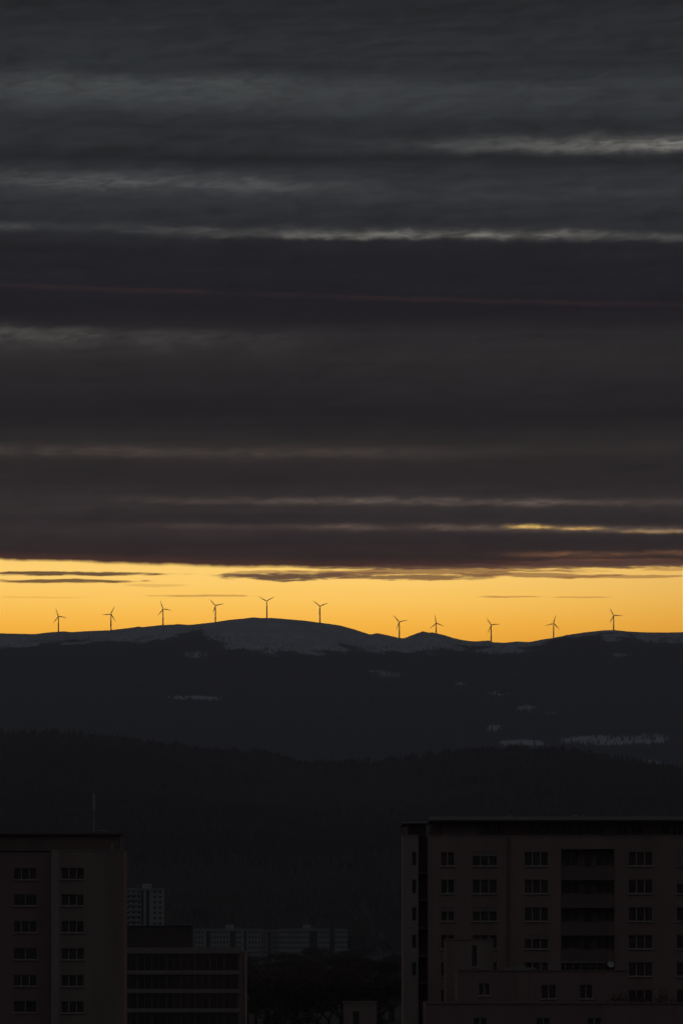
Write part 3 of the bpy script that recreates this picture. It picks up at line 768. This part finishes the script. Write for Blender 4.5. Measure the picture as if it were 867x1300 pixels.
# ---- lower wings in front of it
def block(name, label, d, b0, b1, a_top, depth, mt, coping, holes_b=(), cat='building', nwin=2, roof='bitumen'):
    root = empty(name, (sx((b0 + b1) / 2, d), d + depth / 2, 0)); tag(root, label, cat)
    inv = Matrix.Translation(-Vector(root.location)); x0, x1, zt = sx(b0, d), sx(b1, d), sz(a_top, d)
    def add(m, n, t): o = m.build(n, t, root); o.matrix_parent_inverse = inv; return o
    hs = [(sx(a, d), sx(b, d), sz(e, d), sz(c, d)) for (a, b, c, e) in holes_b]
    w = MB(); facade(w, x0, x1, 0, zt, d, hs); w.quad((x0, d + depth, 0), (x0, d, 0), (x0, d, zt), (x0, d + depth, zt)); w.quad((x1, d, 0), (x1, d + depth, 0), (x1, d + depth, zt), (x1, d, zt)); w.quad((x1, d + depth, 0), (x0, d + depth, 0), (x0, d + depth, zt), (x1, d + depth, zt))
    add(w, 'wall', mt); add(MB().box(x0 + .02, x1 - .02, d + .3, d + depth - .02, zt - .45, zt - .25), 'roof', M[roof])
    add(MB().box(x0 - .08, x1 + .08, d - .08, d + .3, zt + .003, zt + .12), 'coping', coping)
    for h in hs:
        i = MB(); i.quad((h[0] - .2, d + .55, h[2] - .2), (h[1] + .2, d + .55, h[2] - .2), (h[1] + .2, d + .55, h[3] + .2), (h[0] - .2, d + .55, h[3] + .2)); add(i, 'room_interior', M['interior'])
        o = window(root, *h, d, n=nwin); o.matrix_parent_inverse = inv
    return root, add
stair, add = block('stair_annex', 'boxy stair annex rising against the front of the right-hand block', 428, 566, 626, 1193.5, 9, M['plaster_left'], M['plaster_dark'], [(598, 606, 1200, 1228)], nwin=1)
add(MB().box(sx(566, 428) + .5, sx(590, 428), 427.93, 427.995, 4, sz(1197, 428)), 'render_panel', M['plaster'])
low, add = block('low_wing', 'long low wing below the balconies of the right-hand block', 412, 581, 796, 1233, 11, M['plaster_dark'], M['attic'],
                 [(607, 622, 1248, 1264), (686, 706, 1250, 1268), (735, 752, 1250, 1268)])
add(MB().box(sx(657, 412), sx(670, 412), 411.93, 411.995, 6, sz(1237, 412)), 'render_panel', M['plaster_left'])
for k, b in enumerate((642, 655, 668)):
    q = MB(); xx = sx(b, 412); zz = sz(1233, 412); q.box(xx, xx + .95, 414, 414.9, zz - .24, zz + .25 + .1 * (k % 2)); q.box(xx - .05, xx + 1.0, 413.95, 414.95, zz + .255 + .1 * (k % 2), zz + .31 + .1 * (k % 2)); add(q, 'roof_hatch', M['roof_edge'])
rl = MB(); zz = sz(1233, 412)
for k in range(9):
    xx = sx(690 + k * 10, 412); rl.tube((xx, 416, zz - .24), (xx, 416, zz + .85), .02, .02, 5)
rl.tube((sx(690, 412), 416, zz + .85), (sx(770, 412), 416, zz + .85), .022, .022, 5); rl.tube((sx(690, 412), 416, zz + .45), (sx(770, 412), 416, zz + .45), .016, .016, 5)
add(rl, 'roof_railing', M['metal'])
# small pale dish on the wing's roof
ds = empty('satellite_dish', (sx(774.5, 414), 414, sz(1233, 412) - .24)); tag(ds, 'small pale satellite dish on the low wing roof below the balconies', 'satellite dish')
MB().tube((0, 0, 0), (0, 0, .95), .03, .03, 7).build('mast', M['metal'], ds)
dm = MB(); dm.v.append((0, 0, 0))
for k in range(1, 5):
    for i in range(16): q = .085 * k; a = 2 * math.pi * i / 16; dm.v.append((math.cos(a) * q, -.9 * q * q, math.sin(a) * q * 1.1))
for i in range(16): dm.f.append((0, 1 + i, 1 + (i + 1) % 16))
for k in range(3):
    for i in range(16): dm.f.append((1 + k * 16 + i, 17 + k * 16 + i, 17 + k * 16 + (i + 1) % 16, 1 + k * 16 + (i + 1) % 16))
dd = dm.build('dish', M['frame'], ds, (0, -.06, .85)); dd.rotation_euler = (math.radians(-35), 0, math.radians(8))
MB().tube((0, -.06, .80), (0, -.42, 1.05), .012, .012, 5).build('feed_arm', M['metal'], ds)
near, add = block('flat_roofed_hall', 'wide flat roofed hall along the bottom edge below the right-hand block', 386, 541, 930, 1275, 16, M['plaster_dark'], M['attic'], [(600, 618, 1292, 1310), (680, 698, 1292, 1310), (745, 763, 1292, 1310)])
box_, add = block('box_annex', 'small pale boxy building at the bottom edge, left of the right-hand block', 398, 436, 478, 1273, 9, M['plaster_left'], M['plaster'], [(447, 457, 1284, 1304)], nwin=1)

# ---- left apartment block
D2 = 455.0
def lx(b): return sx(b, D2)
def lz(a): return sz(a, D2)
lb_ = empty('apartment_block', (lx(60), D2 + 8, 0)); tag(lb_, 'dim apartment block at the lower left with a stepped front and rooftop mast', 'building')
inv2 = Matrix.Translation(-Vector(lb_.location))
def B2(m, n, t): o = m.build(n, t, lb_); o.matrix_parent_inverse = inv2; return o
R2 = [1109, 1142.5, 1176.5, 1211, 1245, 1278.5]
h1 = [(lx(78), lx(107.5), lz(a + 7.5), lz(a - 7.5)) for a in R2]; h2 = [(lx(15.5), lx(46), lz(a + 7.5), lz(a - 7.5)) for a in R2] + [(lx(-45), lx(-15), lz(a + 7.5), lz(a - 7.5)) for a in R2]
w = MB(); facade(w, lx(66), lx(157.5), 0, lz(1080), D2, h1); shell(w, lx(66), lx(157.5), 0, lz(1080), D2, D2 + 7); B2(w, 'front_wall', M['plaster_left'])
B2(MB().box(lx(66) - .02, lx(76), D2 - .05, D2 - .003, 0, lz(1080.5)), 'corner_strip', M['plaster_pale'])
w = MB(); facade(w, lx(-90), lx(66) - .003, 0, lz(1081.5), D2 + 2.2, h2); shell(w, lx(-90), lx(66) - .003, 0, lz(1081.5), D2 + 2.2, D2 + 14); B2(w, 'set_back_wall', M['plaster_dark'])
I = MB()
for q in h1: I.quad((q[0] - .2, D2 + .55, q[2] - .2), (q[1] + .2, D2 + .55, q[2] - .2), (q[1] + .2, D2 + .55, q[3] + .2), (q[0] - .2, D2 + .55, q[3] + .2))
for q in h2: I.quad((q[0] - .2, D2 + 2.75, q[2] - .2), (q[1] + .2, D2 + 2.75, q[2] - .2), (q[1] + .2, D2 + 2.75, q[3] + .2), (q[0] - .2, D2 + 2.75, q[3] + .2))
B2(I, 'room_interior', M['interior'])
for k, q in enumerate(h1): o = window(lb_, *q, D2, n=3, curtain=(0, .4, .3, 0, .95, .3)[k], shutter=(0, 0, 0, 0, 0, 0)[k]); o.matrix_parent_inverse = inv2
for k, q in enumerate(h2): o = window(lb_, *q, D2 + 2.2, n=(3, 2)[k % 2], curtain=random.choice([.3, .5, .95])); o.matrix_parent_inverse = inv2
B2(MB().box(lx(65.5), lx(158), D2 - .06, D2 + .4, lz(1080) + .003, lz(1078.8)), 'coping', M['plaster_pale'])
B2(MB().box(lx(-85), lx(152), D2 + 2, D2 + 8, lz(1080) + .005, lz(1060)), 'attic_wall', M['attic'])
B2(MB().box(lx(-88), lx(154), D2 + 1.6, D2 + 8.4, lz(1060) + .003, lz(1057)), 'attic_roof', M['bitumen'])
B2(MB().box(lx(-88.3), lx(154.3), D2 + 1.54, D2 + 1.598, lz(1058.6), lz(1056.6)), 'attic_roof_edge', M['attic'])
vp = MB().tube((lx(142), D2 + 1.2, lz(1080)), (lx(142), D2 + 1.2, lz(1071)), .06, .06, 8); vp.tube((lx(142), D2 + 1.2, lz(1071) + .003), (lx(142), D2 + 1.2, lz(1069.8)), .11, .04, 8); B2(vp, 'vent_pipe', M['roof_edge'])
# rooftop mast
ms = empty('antenna_mast', (lx(117), D2 + 4, lz(1057))); tag(ms, 'thin antenna mast on the roof of the left apartment block', 'antenna')
zz = lz(1005) - lz(1057); MB().tube((0, 0, 0), (0, 0, zz * .62), .045, .04, 8).build('pole', M['metal'], ms)
MB().tube((0, 0, zz * .60), (0, 0, zz * .98), .16, .15, 10).build('antenna_tube', M['sill'], ms)
MB().tube((0, 0, zz * .98), (0, 0, zz * 1.1), .02, .01, 6).build('lightning_rod', M['metal'], ms)
bb = MB()
for a in (0.5, 2.6, 4.7): bb.tube((0, 0, zz * .3), (math.cos(a) * 1.1, math.sin(a) * 1.1, 0), .02, .02, 5)
bb.build('brace', M['metal'], ms)
q = MB(); q.tube((0.3, 0, .35), (1.5, 0, .25), .05, .05, 6); q.build('cross_arm', M['metal'], ms)

# ---- striped office
D3 = 800.0
of = empty('office_building', (sx(234, D3), D3 + 9, 0)); tag(of, 'dark office building with pale horizontal floor bands beside the left block', 'building'); inv3 = Matrix.Translation(-Vector(of.location))
def B3(m, n, t): o = m.build(n, t, of); o.matrix_parent_inverse = inv3; return o
ox0, ox1 = sx(120, D3), sx(303, D3); bands = [(1203, 1210.5), (1232.3, 1237), (1256, 1260.8), (1280.5, 1285.2), (1305, 1310)]
B3(MB().box(ox0, ox1 + .6, D3 + .6, D3 + 18, 0, sz(1206, D3)), 'core_wall', M['office_dark'])
for (a, b) in bands: B3(MB().box(ox0, ox1 + 0.25, D3 - .1, D3 + .55, sz(b, D3), sz(a, D3)), 'floor_band', M['band'])
for i in range(len(bands) - 1):
    z1, z0 = sz(bands[i][1], D3), sz(bands[i + 1][0], D3); k = 10; w_ = (ox1 - ox0) / k
    for j in range(k):
        o = window(of, ox0 + j * w_ + .04, ox0 + (j + 1) * w_ - .04, z0 + .01, z1 - .01, D3 + .2, n=2, sill=False); o.matrix_parent_inverse = inv3
        o.data.materials[0] = M['office_dark']
B3(MB().box(ox0, sx(243, D3), D3 + 3, D3 + 14, sz(1206, D3) + .003, sz(1176, D3)), 'roof_plant_room', M['slab_dark'])
B3(MB().box(ox0 - .2, sx(243.5, D3), D3 + 2.8, D3 + 14.2, sz(1176, D3) + .003, sz(1174.8, D3)), 'plant_room_roof', M['bitumen'])
B3(MB().box(ox1 + .62, ox1 + 1.2, D3 + 2, D3 + 17, 0, sz(1208, D3)), 'side_fin', M['office_dark'])

# ---- distant tower
def far_block(name, label, d, b0, b1, a_top, depth, mt, floors, ncol, gaps=(), lift=True, balcony=None):
    root = empty(name, (sx((b0 + b1) / 2, d), d + depth / 2, 0)); tag(root, label, 'building'); inv = Matrix.Translation(-Vector(root.location))
    def add(m, n, t): o = m.build(n, t, root); o.matrix_parent_inverse = inv; return o
    x0, x1, zt = sx(b0, d), sx(b1, d), sz(a_top, d); fh = zt / floors
    hs = []; sk = [(sx(a, d), sx(b, d)) for a, b in gaps]; cw_ = (x1 - x0) / ncol
    for j in range(ncol):
        xa, xb = x0 + j * cw_ + cw_ * .24, x0 + (j + 1) * cw_ - cw_ * .24
        if any(xa < g1 and xb > g0 for g0, g1 in sk): continue
        for i in range(floors): hs.append((xa, xb, i * fh + fh * .30, i * fh + fh * .78))
    gh = [(g0, g1, 0.5, zt - .8) for g0, g1 in sk]
    w = MB(); facade(w, x0, x1, 0, zt, d, hs + gh, .3); shell(w, x0, x1, 0, zt, d, d + depth); add(w, 'wall', mt)
    wn = MB()
    for (a, b, c, e) in hs: wn.box(a + .01, b - .01, d + .26, d + .32, c + .01, e - .01); wn.box((a + b) / 2 - .04, (a + b) / 2 + .04, d + .2, d + .255, c + .01, e - .01)
    o = add(wn, 'window_rows', M['slab_dark']); o['kind'] = 'stuff'
    for (a, b, c, e) in gh:
        add(MB().box(a, b, d + .9, d + 1.1, c, e), 'stairwell_recess', M['slab_dark'])
    add(MB().box(x0 - .3, x1 + .3, d - .3, d + depth + .3, zt + .004, zt + .7), 'roof', M['roof_edge'])
    if lift:
        xm = x0 + (x1 - x0) * .55; add(MB().box(xm - 2.5, xm + 2.5, d + depth * .35, d + depth * .75, zt + .71, zt + 3.2), 'lift_house', mt)
    if balcony:
        for (b_0, b_1) in balcony:
            for i in range(floors): add(MB().box(sx(b_0, d), sx(b_1, d), d - 1.2, d - .004, i * fh + .05, i * fh + 1.05), 'balcony', mt)
    return root
far_block('tower_block', 'pale distant tower block just right of the left apartment block', 2400, 160, 207, 1129, 18, M['tower'], 15, 7, gaps=[(179.5, 182.5), (186, 190)], balcony=[(163, 178)])
far_block('slab_block', 'long pale slab block above the roof of the striped office', 2600, 243, 331, 1180.5, 13, M['slab'], 7, 22, gaps=[(262, 267), (292, 299), (310, 313)])
far_block('slab_block', 'brightest pale slab block in the middle of the distant housing row', 2560, 354, 418, 1180.5, 13, M['slab'], 7, 18, gaps=[(393, 403)])
far_block('slab_block', 'short pale slab block at the right end of the distant housing row', 2640, 425, 441, 1180.5, 13, M['slab'], 7, 4, lift=False)
far_block('slab_block', 'darker slab block filling the gap in the distant housing row', 2700, 331, 353, 1182, 13, M['house'], 7, 6, gaps=[(340, 344)], lift=False)  # house render, a darker wall colour than the neighbouring slab panels

# ---- small far houses
def house(label, d, b0, b1, a_eave, a_ridge, mt='house', chim=True, depth=10, base=0.0, nw=3):
    root = empty('house', (sx((b0 + b1) / 2, d), d + depth / 2, base)); tag(root, label, 'house'); inv = Matrix.Translation(-Vector(root.location))
    def add(m, n, t, p=root):
        o = m.build(n, t, p); o.matrix_parent_inverse = inv; return o
    x0, x1, ze, zr = sx(b0, d), sx(b1, d), sz(a_eave, d), sz(a_ridge, d)
    fl = max(1, int((ze - base) / 3.0)); hs = []
    for i in range(fl):
        zt = ze - .5 - i * 2.9
        for j in range(nw): xc = x0 + (x1 - x0) * (j + .5) / nw; hs.append((xc - .55, xc + .55, zt - 1.35, zt))
    hs = [h for h in hs if h[2] > base + .3]
    w = MB(); facade(w, x0, x1, base - 1, ze, d, hs, .2); ym = d + depth / 2
    w.quad((x0, d + depth, base - 1), (x0, d, base - 1), (x0, d, ze), (x0, d + depth, ze)); w.quad((x1, d, base - 1), (x1, d + depth, base - 1), (x1, d + depth, ze), (x1, d, ze)); w.quad((x1, d + depth, base - 1), (x0, d + depth, base - 1), (x0, d + depth, ze), (x1, d + depth, ze))
    hip = (x1 - x0) * .22
    add(w, 'wall', M[mt])
    e = .5; rf = MB(); A, Bq, C, Dq = (x0 - e, d - e, ze), (x1 + e, d - e, ze), (x1 + e, d + depth + e, ze), (x0 - e, d + depth + e, ze); R1, R2_ = (x0 + hip, ym, zr), (x1 - hip, ym, zr)
    rf.quad(A, Bq, R2_, R1); rf.quad(C, Dq, R1, R2_); rf.tri(Dq, A, R1); rf.tri(Bq, C, R2_); rf.quad(Dq, C, Bq, A)
    ro = add(rf, 'roof', M['tile'])
    if chim:
        xc = x0 + (x1 - x0) * .62; c = MB().box(xc - .4, xc + .4, ym - .4, ym + .4, zr - .8, zr + 1.1); c.box(xc - .5, xc + .5, ym - .5, ym + .5, zr + 1.103, zr + 1.25)
        o = c.build('chimney', M['house'], ro); o.matrix_parent_inverse = inv
    for h in hs:
        o = window(root, *h, d, n=2, sill=False); o.matrix_parent_inverse = inv
    if hs:
        i = MB()
        for h in hs: i.quad((h[0] - .1, d + .8, h[2] - .1), (h[1] + .1, d + .8, h[2] - .1), (h[1] + .1, d + .8, h[3] + .1), (h[0] - .1, d + .8, h[3] + .1))
        add(i, 'room_interior', M['interior'])
    return root
def hb_at(b, d): return float(max(h_hill(np.array(sx(b, d)), np.array(d)), 0.0))
house('small pale house on the rise just right of the distant tower', 3950, 212, 229, 1168, 1162, base=hb_at(220, 3950))
house('pale boxy house behind the left end of the slab block', 3980, 262, 281, 1166, 1159, 'slab', base=hb_at(270, 3980))
house('pinkish house behind the middle of the left slab block', 3900, 286, 309, 1166, 1160, 'plaster', base=hb_at(298, 3900))
house('grey house behind the right end of the left slab block', 3960, 315, 331, 1170, 1163, base=hb_at(322, 3960))
house('pale house above the brightest slab block in the distance', 3850, 386, 402, 1173, 1166, base=hb_at(394, 3850))
house('small house above the short slab block at the far right end', 3920, 418, 430, 1171, 1165, base=hb_at(424, 3920))
house('dark hipped roof house left of the right-hand block foot, half lost in gloom', 1250, 446, 486, 1262, 1252)
house('dark hipped roof house at the foot of the right-hand block, lighter ridge', 1180, 494, 530, 1272, 1263, 'house')
house('low dark house right of the striped office in the valley gloom', 1320, 318, 352, 1262, 1250)
house('low dark house in the middle of the unlit valley gap', 1500, 384, 420, 1246, 1236)
house('dark house below the short slab block, behind the valley trees', 1900, 440, 466, 1226, 1219)

# ------------------------------------------------------------------ haze
hz = MB().box(-11800, 11800, -4300, HAZE_Y, -6.0, HAZE_TOP)
me = hz.mesh('haze', None); hm = bpy.data.materials.new('haze'); hm.use_nodes = True; t = hm.node_tree; t.nodes.clear()
o_ = t.nodes.new('ShaderNodeOutputMaterial'); pv = t.nodes.new('ShaderNodeVolumePrincipled')
pv.inputs['Color'].default_value = (*HAZE_C, 1); pv.inputs['Density'].default_value = HAZE_D; pv.inputs['Anisotropy'].default_value = 0.0
t.links.new(pv.outputs[0], o_.inputs['Volume']); me.materials.append(hm)
o = link('haze', me); o['kind'] = 'stuff'
tag(o, 'faint bluish evening haze filling the valley air before the mountains', 'haze')
